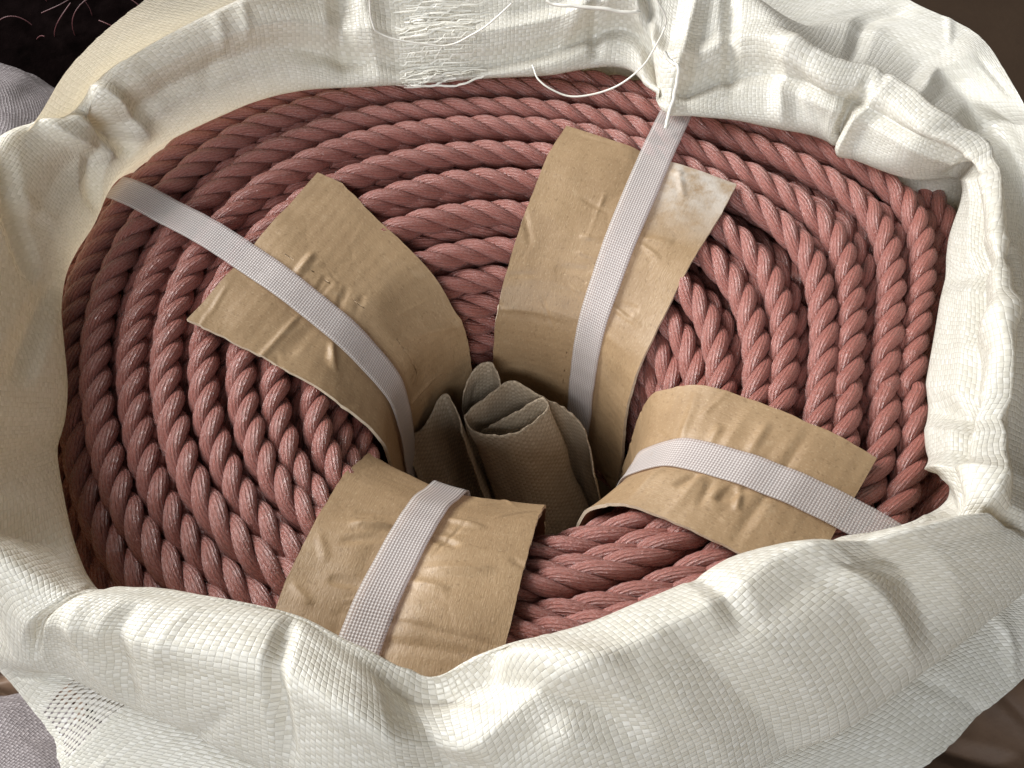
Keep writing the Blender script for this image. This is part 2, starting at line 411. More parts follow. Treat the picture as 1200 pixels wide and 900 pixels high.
# ------------------------------------------------------------------ cardboard pads and straps
def path_fn(pts):
    pts = np.array(pts, float); P = spline(pts, 400)
    d = np.r_[0, np.cumsum(np.linalg.norm(np.diff(P, axis=0), axis=1))]
    return P, d
ROPE_PTS = coil_path()[0][::6]
def hull_path(phi, tlo, thi, d_in, extra=()):
    """taut path over the wound rope in the vertical plane at angle phi: outer end first, ending down the hole"""
    dr = np.array([math.cos(phi), math.sin(phi)]); pp = np.array([-math.sin(phi), math.cos(phi)])
    q = ROPE_PTS[:, :2] - HC; d = q @ dr; t = q @ pp
    k = (t > tlo) & (t < thi) & (d > .03)
    D, Z = d[k], ROPE_PTS[k, 2]
    an = np.linspace(0, 2 * np.pi, 28, endpoint=False); rr = ROPE_R + .0020
    pts = np.stack([(D[:, None] + rr * np.cos(an)).ravel(), (Z[:, None] + rr * np.sin(an)).ravel()], 1)
    pts = np.concatenate([pts, np.array([(pts[:, 0].max() + .012, -.05), (.057, -.21)] + list(extra))])
    pts = pts[np.lexsort((pts[:, 1], pts[:, 0]))]
    up = []
    for p in pts:                                        # upper hull
        while len(up) > 1 and (up[-1][0] - up[-2][0]) * (p[1] - up[-2][1]) - (up[-1][1] - up[-2][1]) * (p[0] - up[-2][0]) >= 0: up.pop()
        up.append(p)
    H = np.array(up[::-1])
    L = np.r_[0, np.cumsum(np.linalg.norm(np.diff(H, axis=0), axis=1))]
    s_ = np.linspace(0, L[-1], 400); Q = np.stack([np.interp(s_, L, H[:, 0]), np.interp(s_, L, H[:, 1])], 1)
    for _ in range(60): Q[1:-1] = .25 * Q[:-2] + .5 * Q[1:-1] + .25 * Q[2:]
    return Q[np.r_[True, Q[1:, 1] > -.135]]
class Pad:
    def __init__(s, phi, tlo, thi, hc=HC, kcurve=.8, tap=(0, 0)):
        s.tap = tap
        s.phi = R(phi); s.k = kcurve; s.P = hull_path(s.phi, tlo, thi, .06)
        s.d = np.r_[0, np.cumsum(np.linalg.norm(np.diff(s.P, axis=0), axis=1))]
        s.dir = np.array([math.cos(s.phi), math.sin(s.phi)]); s.perp = np.array([-math.sin(s.phi), math.cos(s.phi)]); s.hc = hc
    def s_of_d(s, dist): return s.d[np.argmin(np.abs(s.P[:, 0] - dist))]
    def pos(s, S, T):
        dd = np.interp(S, s.d, s.P[:, 0]); z = np.interp(S, s.d, s.P[:, 1])
        w = np.clip((.120 - dd) / .05, 0, 1); w = w * w * (3 - 2 * w)
        dc = np.sqrt(np.maximum(dd * dd - s.k * T * T, 1e-5))
        de = dd * (1 - w) + dc * w
        w2 = np.clip((.135 - dd) / .07, 0, 1); T = T * np.where(T < 0, 1 - s.tap[0] * w2, 1 - s.tap[1] * w2)
        dc = np.sqrt(np.maximum(dd * dd - s.k * T * T, 1e-5)); de = dd * (1 - w) + dc * w
        xy = s.hc + de[..., None] * s.dir + T[..., None] * s.perp
        return np.concatenate([xy, z[..., None]], -1)
def build_pad(name, pad, d_out, d_in_s, t0, t1, strap_t, label, group, seed, creases=(), skew=0.0, pinch=.002, mat=None):
    n, m = 240, 150
    s0 = pad.s_of_d(d_out); s1 = min(d_in_s, pad.d[-1])
    rng = np.random.RandomState(seed)
    a = np.linspace(0, 1, n); b = np.linspace(0, 1, m)
    A, Bq = np.meshgrid(a, b, indexing='ij')
    Tt = t0 + (t1 - t0) * Bq
    S = s0 + (s1 - s0) * A + skew * (Bq - .5) * (1 - A)
    # torn, slightly uneven edges
    Tt = Tt + np.where(Bq < .5, 1, -1) * np.abs(fnoise(A * 30, seed, 3, 1)) * .0005
    P = pad.pos(S, Tt); N = grid_normals(P)
    if N[..., 2].mean() < 0: N = -N
    Um, Vm = S - s0, Tt
    H = .0007 * vnoise2(Um * 38 + seed, Vm * 38, seed) + .0003 * vnoise2(Um * 90, Vm * 90 + seed, seed + 1)
    H += .0016 * vnoise2(Um * 16 + seed, Vm * 16, seed + 2)
    st = np.interp(S, [0, 1], [0, 1]) * 0 + strap_t(np.interp(S, pad.d, pad.P[:, 0]))
    dist = np.abs(Tt - st)
    H += -pinch * np.exp(-(dist / .012) ** 2)
    segs = []
    for _ in range(14):
        u0 = rng.uniform(0, s1 - s0); v0 = rng.uniform(t0, t1); an = rng.uniform(0, 3.14); L = rng.uniform(.008, .035)
        segs.append((u0, v0, u0 + L * math.cos(an), v0 + L * math.sin(an), rng.choice([-1, 1]) * rng.uniform(.0004, .0009), rng.uniform(.0012, .003)))
    for _ in range(3):                                   # bend lines running across the flutes
        u0 = rng.uniform(.005, s1 - s0 - .02); v0 = rng.uniform(t0, t1 * .3); L = rng.uniform(.02, .09); sl = rng.uniform(-.15, .15)
        segs.append((u0, v0, u0 + sl * L, v0 + L, rng.choice([-1, 1]) * rng.uniform(.0005, .0011), rng.uniform(.0014, .0035)))
    # buckles where the strap bites
    for _ in range(7):
        dd = rng.uniform(.075, .125); u0 = pad.s_of_d(dd) - s0; sg = rng.choice([-1, 1]); v0 = float(strap_t(np.array(dd))) + sg * .009
        segs.append((u0, v0, u0 + rng.uniform(-.006, .006), v0 + sg * rng.uniform(.008, .022), rng.choice([-1, 1]) * rng.uniform(.0010, .0021), rng.uniform(.0018, .0035)))
    segs += [(pad.s_of_d(c[0]) - s0, c[1], pad.s_of_d(c[2]) - s0, c[3], c[4], c[5]) for c in creases]
    H += crease_field(Um, Vm, segs)
    nb = np.exp(-(dist / .0105) ** 4); H = H * (1 - nb) + np.minimum(H, -.0004) * nb
    H = np.where(H < -.0008, -.0008 + (H + .0008) * .3, H) + .0006
    P = P + N * H[..., None]; N = grid_normals(P)
    if N[..., 2].mean() < 0: N = -N
    base = np.array([pad.hc[0], pad.hc[1], -.115])
    top = P - base; bot = P - N * .0016 - base
    root = empty(name, base); tag(root, label, 'cardboard', group)
    F = grid_faces(n, m); uv = grid_uv(Um, Vm, n, m)
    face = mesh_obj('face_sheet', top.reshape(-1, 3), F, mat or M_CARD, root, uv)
    mesh_obj('back_sheet', bot.reshape(-1, 3), F[:, ::-1], M_CARD, root, uv[:, ::-1])
    loop = [(i, 0) for i in range(n)] + [(n - 1, j) for j in range(1, m)] + [(i, m - 1) for i in range(n - 2, -1, -1)] + [(0, j) for j in range(m - 2, 0, -1)]
    tv = np.array([top[i, j] for i, j in loop]); bv = np.array([bot[i, j] for i, j in loop]); q = len(loop)
    idx = np.arange(q); mesh_obj('cut_edge', np.r_[tv, bv], np.stack([idx, (idx + 1) % q, (idx + 1) % q + q, idx + q], 1), M_CARDEDGE, root, smooth=False)
    return (S, Tt, P)
def build_strap(name, pad, d_out, s_end, strap_t, width, label, seed, lift=.0016, flat=0.0):
    n, m = 160, 9
    s0 = pad.s_of_d(d_out); s1 = min(s_end, pad.d[-1])
    S = np.linspace(s0, s1, n)[:, None] + np.zeros((1, m)); b = np.linspace(-.5, .5, m)[None]
    Tt = strap_t(np.interp(S, pad.d, pad.P[:, 0])) + b * width
    P = pad.pos(S, Tt); N = grid_normals(P)
    if N[..., 2].mean() < 0: N = -N
    off = lift + .0004 * fnoise(S * 120, seed, 3, 1.) + .0002 * np.abs(b)
    P = P + N * off[..., None]
    base = np.array([pad.hc[0], pad.hc[1], -.115])
    Q = np.stack([P, P - N * .0005], 0) - base
    v = Q.reshape(-1, 3); F = grid_faces(n, m); uv = grid_uv(S, b * width + 0 * S, n, m)
    i = np.arange(n - 1); q = n * m
    side = np.concatenate([np.stack([i * m, i * m + q, (i + 1) * m + q, (i + 1) * m], 1), np.stack([i * m + m - 1, (i + 1) * m + m - 1, (i + 1) * m + m - 1 + q, i * m + m - 1 + q], 1)])
    faces = np.r_[F, F[:, ::-1] + q, side]; uvs = np.concatenate([uv, uv[:, ::-1], np.zeros((len(side), 4, 2))])
    o = mesh_obj(name, v, faces, M_STRAP, None, uvs); o.location = base
    tag(o, label, 'strap', 'packing straps round the coil')
GP = 'cardboard pads folded over the coil'
lin = lambda d0, t0, d1, t1: (lambda d: t0 + (np.asarray(d) - d0) * (t1 - t0) / (d1 - d0))
padA = Pad(155, -.03, .03, tap=(.42, .05)); tA = lin(.238, -.019, .0875, .0088)
build_pad('cardboard_pad', padA, .150, 99, -.0725, .044, tA, 'kraft cardboard pad under the strap at upper left of the coil hole', GP, 11,
          creases=[(.10, .012, .104, .035, -.0015, .004), (.062, -.07, .07, -.01, .001, .004)])
build_strap('packing_strap', padA, .246, 99, tA, .0172, 'pale strap over the left cardboard pad, running out to the left rim', 1)
padB = Pad(63, -.03, .03, tap=(.12, .22)); tB = lin(.196, -.001, .109, -.0095)
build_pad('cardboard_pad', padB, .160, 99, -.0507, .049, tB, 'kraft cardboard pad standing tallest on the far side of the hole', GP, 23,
          creases=[(.10, .0, .098, .012, .0016, .003), (.066, -.05, .066, .05, .0008, .003)], mat=M_CARDPALE)
build_strap('packing_strap', padB, .245, 99, tB, .0178, 'pale strap over the far cardboard pad, below the hanging thread', 2)
padC = Pad(-35, -.022, .03); tC = lin(.167, .013, .085, .0059)
build_pad('cardboard_pad', padC, .156, 99, -.030, .046, tC, 'kraft cardboard pad at the right of the hole, partly under the near rim', GP, 37,
          creases=[(.125, -.03, .128, .046, -.0012, .004), (.098, -.03, .102, .046, .0012, .004), (.082, -.03, .082, .046, .0012, .003)])
build_strap('packing_strap', padC, .25, 99, tC, .0172, 'pale strap across the right cardboard pad, shiny where it bends', 3)
padD = Pad(-102, -.046, .022, kcurve=.32, tap=(.04, 0)); tD = lin(.143, -.0288, .070, -.0219)
build_pad('cardboard_pad', padD, .175, 99, -.065, .025, tD, 'kraft cardboard pad nearest the viewer, its outer end under the rim', GP, 41,
          creases=[(.11, -.012, .105, .012, .0014, .004)], pinch=.0035)
build_strap('packing_strap', padD, .23, 99, tD, .0172, 'pale strap down the middle of the nearest cardboard pad', 4)

# ------------------------------------------------------------------ beige cloth stuffed in the hole
def build_liner():
    root = empty('cloth_bundle', (.008, -.036, -.196)); root.scale = (1.12, 1.12, 1.0); base = np.array([.01, -.03, -.19])
    tag(root, 'dim beige woven cloth, curled and stuffed into the hole of the coil', 'cloth')
    leaf = [(-.042, -.026, -.080), (-.0404, -.0212, -.075), (-.0328, -.0163, -.07), (-.0224, -.0044, -.06), (-.0166, -.0087, -.06), (-.0127, -.0178, -.062), (-.0128, -.0235, -.066)]
    front = [(-.0128, -.0164, -.062), (-.0101, -.0219, -.064), (-.0038, -.0258, -.064), (.0052, -.0277, -.062), (.0153, -.0254, -.06), (.0243, -.02, -.057), (.0288, -.0152, -.054),
             (.0266, -.0122, -.052), (.0232, -.0117, -.054), (.0154, -.0143, -.06), (.0063, -.0163, -.066), (-.0053, -.0174, -.074)]
    back = [(-.0129, -.0142, -.064), (-.004, -.0072, -.06), (.0086, .0012, -.056), (.0177, -.0024, -.056), (.0268, -.0087, -.058), (.0361, -.01, -.064), (.0453, -.0177, -.07), (.0485, -.0219, -.078), (.0521, -.0348, -.09)]
    rear = [(-.014, -.002, -.060), (-.008, .005, -.052), (.000, .008, -.050), (.004, .004, -.052), (.006, -.002, -.056)]
    for nm, c, dx, dy, fl, sd in (('cloth_fold', leaf, .026, -.024, .9, 3), ('cloth_fold', front, .030, -.022, .95, 5), ('cloth_fold', back, .014, -.016, 1.0, 7), ('cloth_fold', rear, 0, -.004, 1.0, 9)):
        n, m = 120, 60; C = spline(c, n); D = np.linspace(0, .12, m)
        q = (D / .12)[None, :, None]
        P = C[:, None] + np.concatenate([dx * q + 0 * C[:, None, :1], dy * q + 0 * C[:, None, :1], -D[None, :, None] + 0 * C[:, None, :1]], -1)
        cen = C.mean(0); P[..., :2] += (P[..., :2] - (cen[:2] + 0)) * (fl - 1 + .10 * q)
        arc = np.r_[0, np.cumsum(np.linalg.norm(np.diff(C, axis=0), axis=1))]
        Ug = np.repeat(arc[:, None], m, 1); Vg = np.repeat(D[None], n, 0)
        N = grid_normals(P)
        H = .0010 * vnoise2(Ug * 60 + sd, Vg * 40, sd) + .0005 * vnoise2(Ug * 160, Vg * 120 + sd, sd + 1)
        P = P + N * H[..., None]
        P[:, 0, 2] += .0007 * vnoise2(Ug[:, 0] * 400, Ug[:, 0] * 0 + sd, sd)
        o = mesh_obj(nm, (P - base).reshape(-1, 3), grid_faces(n, m), M_LINER, root, grid_uv(Ug, Vg, n, m))
        md = o.modifiers.new('thickness', 'SOLIDIFY'); md.thickness = .0006
build_liner()

# ------------------------------------------------------------------ the sack
GRID = np.array([[(-2149,-780,-1000),(-2130,-773,-100),(-1905,-691,60),(-1906,-870,357),(-1989,-1124,720),(-2111,-1193,660),(-2163,-1223,420),(-2327,-1079,294),(-2518,-911,147),(-2708,-743,0)],  # left crest, out of view, raised to shade the left turns
[(-2372,74,-1000),(-2352,73,-100),(-2112,66,80),(-2140,-101,368),(-2264,-310,720),(-2403,-329,660),(-2462,-337,420),(-2622,-194,294),(-2808,-27,147),(-2995,140,0)],
[(-2318,506,-1000),(-2298,501,-100),(-2064,450,100),(-2127,451,334),(-2269,466,620),(-2376,488,580),(-2406,494,400),(-2425,438,445),(-2446,372,497),(-2468,307,550)],
[(-2234,857,-1000),(-2216,850,-100),(-1992,764,120),(-1981,745,314),(-2030,745,550),(-2133,783,510),(-2161,793,330),(-2186,715,411),(-2215,625,506),(-2244,534,600)],
[(-1890,1291,-1000),(-1874,1279,-100),(-1676,1144,140),(-1737,1101,356),(-1868,1084,620),(-1963,1139,580),(-1989,1155,400),(-2011,1114,490),(-2037,1067,595),(-2062,1020,700)],
[(-1472,1741,-1000),(-1420,1680,-100),(-1222,1446,150),(-1240,1515,362),(-1303,1650,620),(-1371,1736,580),(-1390,1760,400),(-1518,1660,505),(-1668,1543,628),(-1818,1426,750)],
[(-1015,2042,-1000),(-979,1970,-100),(-742,1493,150),(-763,1731,344),(-817,2084,580),(-857,2186,540),(-868,2214,360),(-1023,2234,462),(-1203,2258,581),(-1384,2281,700)],
[(-302,2260,-1000),(-292,2181,-100),(-208,1556,150),(-217,1800,335),(-235,2163,560),(-250,2302,500),(-256,2362,260),(-344,2909,182),(-447,3547,91),(-549,4185,0)],
[(392,2246,-1000),(379,2167,-100),(283,1620,150),(301,1830,325),(333,2152,540),(354,2291,480),(363,2350,240),(394,2901,168),(430,3543,84),(466,4185,0)],
[(925,2084,-1000),(892,2011,-100),(740,1669,150),(755,1838,325),(799,2107,540),(848,2238,480),(870,2294,240),(983,2764,198),(1115,3312,149),(1247,3861,100)],
[(1350,1837,-1000),(1303,1773,-100),(930,1266,160),(978,1614,322),(1071,2097,520),(1135,2221,460),(1162,2275,220),(1333,2656,214),(1533,3101,207),(1733,3545,200)],
[(1693,1527,-1000),(1634,1473,-100),(1366,1232,140),(1366,1462,302),(1428,1808,500),(1514,1918,440),(1551,1965,200),(1732,2220,230),(1943,2517,265),(2154,2814,300)],
[(2005,1248,-1000),(1988,1238,-100),(1785,1111,120),(1730,1150,255),(1736,1247,420),(1931,1644,335),(2089,1968,300),(2233,1985,340),(2305,1994,370),(2377,2002,400)],
[(2136,1097,-1000),(2118,1088,-100),(1904,978,100),(1905,1033,235),(1984,1142,400),(2180,1369,316),(2341,1554,300),(2500,1571,360),(2579,1580,400),(2658,1589,440)],
[(2423,897,-1000),(2404,890,-100),(2179,806,100),(2132,794,244),(2158,809,420),(2368,1024,334),(2540,1199,280),(2636,1077,350),(2684,1016,395),(2732,955,440)],
[(2774,915,-1000),(2755,909,-100),(2527,834,40),(2432,720,184),(2401,606,360),(2574,703,274),(2716,782,220),(2770,637,280),(2798,565,320),(2825,492,360)],
[(2559,388,-1000),(2539,385,-100),(2302,349,60),(2260,163,231),(2297,-57,440),(2449,31,351),(2573,103,220),(2699,45,270),(2762,16,305),(2825,-14,340)],
[(2330,-334,-1000),(2311,-331,-100),(2073,-297,60),(2057,-434,249),(2125,-619,480),(2293,-541,390),(2431,-478,220),(2573,-534,250),(2643,-562,275),(2714,-590,300)],
[(2102,-1048,-1000),(2084,-1039,-100),(1869,-932,80),(1856,-958,233),(1919,-1032,420),(2123,-1020,331),(2290,-1010,200),(2427,-1072,190),(2496,-1103,195),(2565,-1135,200)],
[(2100,-1328,-1000),(2083,-1317,-100),(1880,-1189,100),(1783,-1244,262),(1774,-1388,460),(2038,-1418,366),(2254,-1442,120),(2322,-1524,50),(2355,-1565,25),(2389,-1605,0)],
[(1546,-1676,-1000),(1505,-1632,-450),(1465,-1588,-40),(1404,-1521,240),(1397,-1514,460),(1776,-1549,445),(2087,-1577,80),(1948,-1565,-20),(2060,-1678,-45),(2172,-1792,-150)],
[(1128,-1982,-1000),(1098,-1929,-450),(1068,-1877,-40),(971,-1707,240),(914,-1606,470),(1339,-1740,453),(1687,-1849,40),(1553,-1807,-60),(1706,-1910,-90),(1859,-2012,-200)],
[(849,-2116,-1000),(827,-2060,-450),(805,-2005,-40),(731,-1821,240),(687,-1712,480),(973,-1944,461),(1208,-2134,0),(1099,-2046,-100),(1346,-2115,-120),(1593,-2183,-220)],
[(461,-2233,-1000),(449,-2174,-450),(437,-2115,-40),(400,-1939,240),(380,-1841,480),(586,-2101,460),(754,-2314,-20),(667,-2204,-120),(858,-2276,-170),(1049,-2347,-300)],
[(101,-2278,-1000),(99,-2218,-450),(96,-2158,-40),(89,-2001,240),(86,-1925,460),(234,-2191,440),(356,-2409,-40),(288,-2287,-140),(376,-2369,-180),(465,-2451,-300)],
[(-217,-2270,-1000),(-211,-2210,-450),(-206,-2150,-40),(-195,-2043,240),(-193,-2015,360),(-131,-2245,343),(-79,-2433,-60),(-116,-2298,-160),(-109,-2404,-190),(-102,-2509,-300)],
[(-504,-2224,-1000),(-490,-2165,-450),(-477,-2107,-40),(-449,-1982,240),(-438,-1936,450),(-452,-2216,441),(-459,-2367,-40),(-452,-2227,-140),(-531,-2339,-180),(-609,-2451,-300)],
[(-805,-2133,-1000),(-784,-2077,-450),(-763,-2021,-40),(-709,-1877,240),(-683,-1809,480),(-761,-2083,470),(-804,-2231,0),(-765,-2096,-100),(-943,-2214,-160),(-1121,-2332,-300)],
[(-1190,-1945,-1000),(-1158,-1894,-450),(-1127,-1843,-40),(-1081,-1768,240),(-1077,-1761,480),(-1210,-1935,470),(-1281,-2029,40),(-1197,-1917,-60),(-1400,-2050,-130),(-1604,-2182,-280)],
[(-1345,-1841,-1000),(-1309,-1793,-450),(-1321,-1809,-40),(-1280,-1753,240),(-1286,-1761,480),(-1460,-1866,470),(-1554,-1923,60),(-1434,-1851,-40),(-1576,-1947,-110),(-1718,-2042,-260)],
[(-1732,-1802,-1000),(-1718,-1787,-100),(-1551,-1614,120),(-1494,-1640,291),(-1514,-1770,500),(-1663,-1813,405),(-1785,-1848,120),(-1875,-1828,-50),(-1920,-1818,-125),(-1966,-1808,-200)],
[(-2074,-1120,-1000),(-2056,-1111,-100),(-1845,-997,80),(-1817,-1204,341),(-1858,-1506,660),(-2007,-1450,558),(-2129,-1404,120),(-2235,-1444,0),(-2288,-1464,-50),(-2340,-1484,-100)]]
, float) * 1e-4                                        # 32 stations round the rim x 10 stations over the cuff
def sack_surface(nu=1000, nv=250):
    C, K, _ = GRID.shape
    u = np.arange(nu) / nu * C
    i = np.floor(u).astype(int); f = (u - i)[:, None, None]
    g = lambda k: GRID[k % C]
    p0, p1, p2, p3 = g(i - 1), g(i), g(i + 1), g(i + 2)
    Gu = .5 * (2 * p1 + (p2 - p0) * f + (2 * p0 - 5 * p1 + 4 * p2 - p3) * f ** 2 + (3 * p1 - p0 - 3 * p2 + p3) * f ** 3)   # nu,K,3
    tv = np.linspace(0, K - 1, 400)
    D = np.stack([cr(Gu[a], tv) for a in range(nu)], 0)
    # even spacing over the cuff, same stations for every column
    seg = np.linalg.norm(np.diff(D, axis=1), axis=2).mean(0); L = np.r_[0, np.cumsum(seg)]
    tt = np.interp(np.linspace(0, L[-1], nv), L, tv)
    idx = np.interp(tt, tv, np.arange(400)); a = np.floor(idx).astype(int).clip(0, 398); w = (idx - a)[None, :, None]
    P = D[:, a] * (1 - w) + D[:, a + 1] * w
    # unrolled cloth coordinates: u along the rim, v over the cuff
    crest = P[:, np.argmin(np.abs(tt - 4))]
    du = np.linalg.norm(np.roll(crest, -1, 0) - crest, axis=1); du = .5 * du + .5 * du.mean()
    Uc = np.r_[0, np.cumsum(du)]; per = Uc[-1]
    dv = np.linalg.norm(np.diff(P, axis=1), axis=2); dv = .6 * dv + .4 * dv.mean(0, keepdims=True)
    for _ in range(30): dv = (np.roll(dv, 1, 0) + dv + np.roll(dv, -1, 0)) / 3
    Vg = np.concatenate([np.zeros((nu, 1)), np.cumsum(dv, 1)], 1)
    Ug = np.repeat(Uc[:-1, None], nv, 1)
    return P, Ug, Vg, per, u, tt
def build_sack():
    root = empty('woven_sack', (0, 0, -.30)); base = np.array([0, 0, -.30])
    tag(root, 'white woven plastic sack with its mouth rolled down round the rope coil', 'sack')
    P, Ug, Vg, per, ucol, trow = sack_surface()
    nu, nv = Ug.shape
    def uv_at(c, r):
        i = int(round((c % 32) / 32 * nu)) % nu; j = int(np.argmin(np.abs(trow - r)))
        return Ug[i, j], Vg[i, j], i, j
    rng = np.random.RandomState(4); segs = []
    def add(c0, r0, c1, r1, a, w):
        u0, v0, _, _ = uv_at(c0, r0); u1, v1, _, _ = uv_at(c1, r1); segs.append((u0, v0, u1, v1, a * 1.25, w * .9))
    # pleats and folds that can be seen
    for s_ in [(9.7, 1.8, 9.3, 3.6, -.007, .010), (10.1, 2.0, 10.3, 3.8, .006, .012), (10.9, 2.6, 10.7, 4.2, -.005, .007), (11.5, 2.2, 11.6, 4.0, .004, .012),
               (12.5, 1.8, 12.9, 4.0, -.008, .007), (12.9, 2.0, 13.2, 4.0, .005, .009), (14.8, 2.4, 15.1, 4.2, -.007, .009), (13.6, 4.5, 13.2, 8.8, .004, .012), (12.3, 4.6, 12.1, 8.5, -.003, .008),
               (14.5, 5, 14.2, 8.8, -.004, .016), (17.6, 2.2, 17.9, 4.6, -.006, .010), (18.4, 2.4, 18.7, 4.4, .006, .013), (19.0, 2.4, 19.2, 5.2, -.007, .012),
               (20.4, 4.2, 20.9, 5.6, -.005, .013), (20.9, 4.4, 21.2, 5.8, .003, .010), (21.9, 4.2, 22.1, 4.7, -.003, .008), (22.6, 4.8, 22.2, 6, -.004, .018),
               (25.0, 4.2, 24.2, 5.0, -.005, .016), (24.6, 4.3, 23.4, 5.3, -.006, .011), (24.3, 4.3, 23.3, 4.7, .004, .010), (25.2, 4.6, 24.9, 6, -.006, .018),
               (26.9, 4.2, 26.7, 5.6, -.004, .006), (28.2, 4.6, 28.0, 5.8, -.003, .008), (29.3, 4.0, 29.6, 5.6, -.004, .008),
               (3.25, 2.6, 3.1, 4.4, -.008, .008), (3.55, 2.6, 3.5, 4.3, .006, .010), (2.5, 4.1, 3.0, 3.0, .005, .010), (2.2, 2.4, 2.9, 3.2, -.004, .010),
               (.9, 2.8, 1.9, 4.2, -.005, .010), (31.6, 3.8, .6, 3.3, .006, .012), (31.3, 3.3, .5, 3.0, -.005, .009), (.2, 3.2, .9, 2.4, -.004, .012), (30.4, 3.0, 30.9, 4.2, -.005, .012),
               (5.7, 2.4, 5.9, 4.2, -.005, .010), (6.1, 2.3, 6.0, 4.2, .004, .012), (8.6, 2.4, 8.5, 3.4, -.004, .006), (8.2, 2.8, 8.6, 4.0, .003, .010), (4.6, 3.4, 4.7, 4.1, .002, .004), (4.8, 3.4, 4.9, 4.1, .002, .003),
               (7.6, 3.2, 8.2, 3.4, -.002, .008), (16.4, 2.2, 16.1, 4.4, -.004, .012), (17.1, 3.4, 16.6, 4.6, .004, .010)]: add(*s_)
    for _ in range(80):
        c = rng.uniform(0, 32); r = rng.uniform(2.2, 8.6); u0, v0, _, _ = uv_at(c, r)
        an = rng.normal(math.pi / 2, .6); L = rng.uniform(.010, .05)
        segs.append((u0, v0, u0 + L * math.cos(an), v0 + L * math.sin(an), rng.choice([-1, 1]) * rng.uniform(.0004, .0017), rng.uniform(.002, .009)))
    H = crease_field(Ug, Vg, segs)
    H += .0014 * vnoise2(Ug * 9, Vg * 12, 31) + .0003 * vnoise2(Ug * 33, Vg * 36, 32)
    # stiff cloth breaks into flat facets
    def facet(x, y, seed):
        T = np.random.RandomState(seed).uniform(-1, 1, (64, 64)); xi = np.floor(x).astype(int); yi = np.floor(y).astype(int); fx, fy = x - xi, y - yi
        g = lambda a, b: T[a % 64, b % 64]
        lo = g(xi, yi) + fx * (g(xi + 1, yi) - g(xi, yi)) + fy * (g(xi + 1, yi + 1) - g(xi + 1, yi))
        hi = g(xi, yi) + fy * (g(xi, yi + 1) - g(xi, yi)) + fx * (g(xi + 1, yi + 1) - g(xi, yi + 1))
        return np.where(fx > fy, lo, hi)
    H += .0017 * facet(Ug * 15 + Vg * 9 + 3, Vg * 17 - Ug * 6 + 40, 51) + .0010 * facet(Ug * 31 - Vg * 14 + 30, Vg * 27 + Ug * 11 + 5, 52)
    # keep the seam closed: fade the aperiodic relief there
    d = np.minimum(Ug, per - Ug); H *= np.clip(d / .012, 0, 1)
    N = grid_normals(P, True)
    if (N[:, int(np.argmin(np.abs(trow - 4)))][:, 2]).mean() < 0: N = -N
    H *= np.clip((trow - 1.2) / 1.0, 0, 1)[None]
    P = P + N * H[..., None]
    # ragged cut edge
    rag = rng.normal(0, .5, nu); rag = .25 * np.roll(rag, 1) + .5 * rag + .25 * np.roll(rag, -1) + .8 * fnoise(ucol * 3, 71, 3, 1.)
    P[:, -1] += (P[:, -1] - P[:, -2]) * rag[:, None] * .45
    N = grid_normals(P, True)
    if (N[:, int(np.argmin(np.abs(trow - 4)))][:, 2]).mean() < 0: N = -N
    q = round(per / .0052) * .0052 / per
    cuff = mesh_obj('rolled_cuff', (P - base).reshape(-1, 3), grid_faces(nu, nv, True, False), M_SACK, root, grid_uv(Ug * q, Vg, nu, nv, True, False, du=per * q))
    cuff.data.materials.append(M_OPEN)
    fi = np.repeat(np.arange(nu), nv - 1); fj = np.tile(np.arange(nv - 1), nu)
    pc, pr = ucol[fi], trow[fj]
    mi = ((pc > 28.25) & (pc < 29.35) & (pr > 7.2) & (pr < 8.75)).astype(np.int32)
    if len(mi) == len(cuff.data.polygons): cuff.data.polygons.foreach_set('material_index', mi)
    # body of the sack below the cuff
    n, m = 240, 60; th = np.linspace(0, 2 * np.pi, n, endpoint=False); zz = np.linspace(-.299, -.02, m)
    TH, ZZ = np.meshgrid(th, zz, indexing='ij')
    rr = (.2225 * rmul(TH) + .012) * (1 + .03 * np.sin((ZZ + .3) / .28 * np.pi)) + .003 * fnoise(TH * 6, 2, 4, 1.) * 1 - .0 * ZZ
    rr = rr - .03 * np.clip((-.27 - ZZ) / .03, 0, 1) ** 2
    PB = np.stack([rr * np.cos(TH), rr * np.sin(TH), ZZ], -1)
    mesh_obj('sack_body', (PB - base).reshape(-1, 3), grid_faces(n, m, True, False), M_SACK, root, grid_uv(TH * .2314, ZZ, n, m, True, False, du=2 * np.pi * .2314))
    # frayed patch: loose tapes standing off the far cuff
    def surf(c, r, off):
        fi = (c % 32) / 32 * nu; i = int(fi) % nu; j = np.interp(r, trow, np.arange(nv)); j0 = int(j)
        return P[i, j0] + N[i, j0] * off
    for k in range(90):
        r = 2.12 + 1.75 * (k / 90.0) + rng.uniform(-.03, .03); c0 = 6.45 + rng.uniform(-.12, .1); c1 = 7.2 + rng.uniform(-.25, .14)
        if rng.rand() < .3: c1 = c0 + rng.uniform(.3, .6)
        if k < 5: c0 -= .05
        nn = 18; t_ = np.linspace(0, 1, nn); lift = rng.uniform(.0004, .0022); sag = rng.normal(0, .07); w = rng.uniform(.00025, .0006)
        pts = np.array([surf(c0 + (c1 - c0) * x, r - (1 - x) * (.16 if k % 3 else .05) + sag * math.sin(x * 3.1) * .5 , .0008 + lift * math.sin(x * math.pi) + .0007 * math.sin(x * 9 + k)) for x in t_])
        tg = np.gradient(pts, axis=0); tg /= np.linalg.norm(tg, axis=1, keepdims=True)
        tw = rng.uniform(-.4, .4) + t_ * rng.uniform(-.6, .6)
        nrm = np.array([N[int(((c0 + (c1 - c0) * x) % 32) / 32 * nu) % nu, int(np.interp(r, trow, np.arange(nv)))] for x in t_])
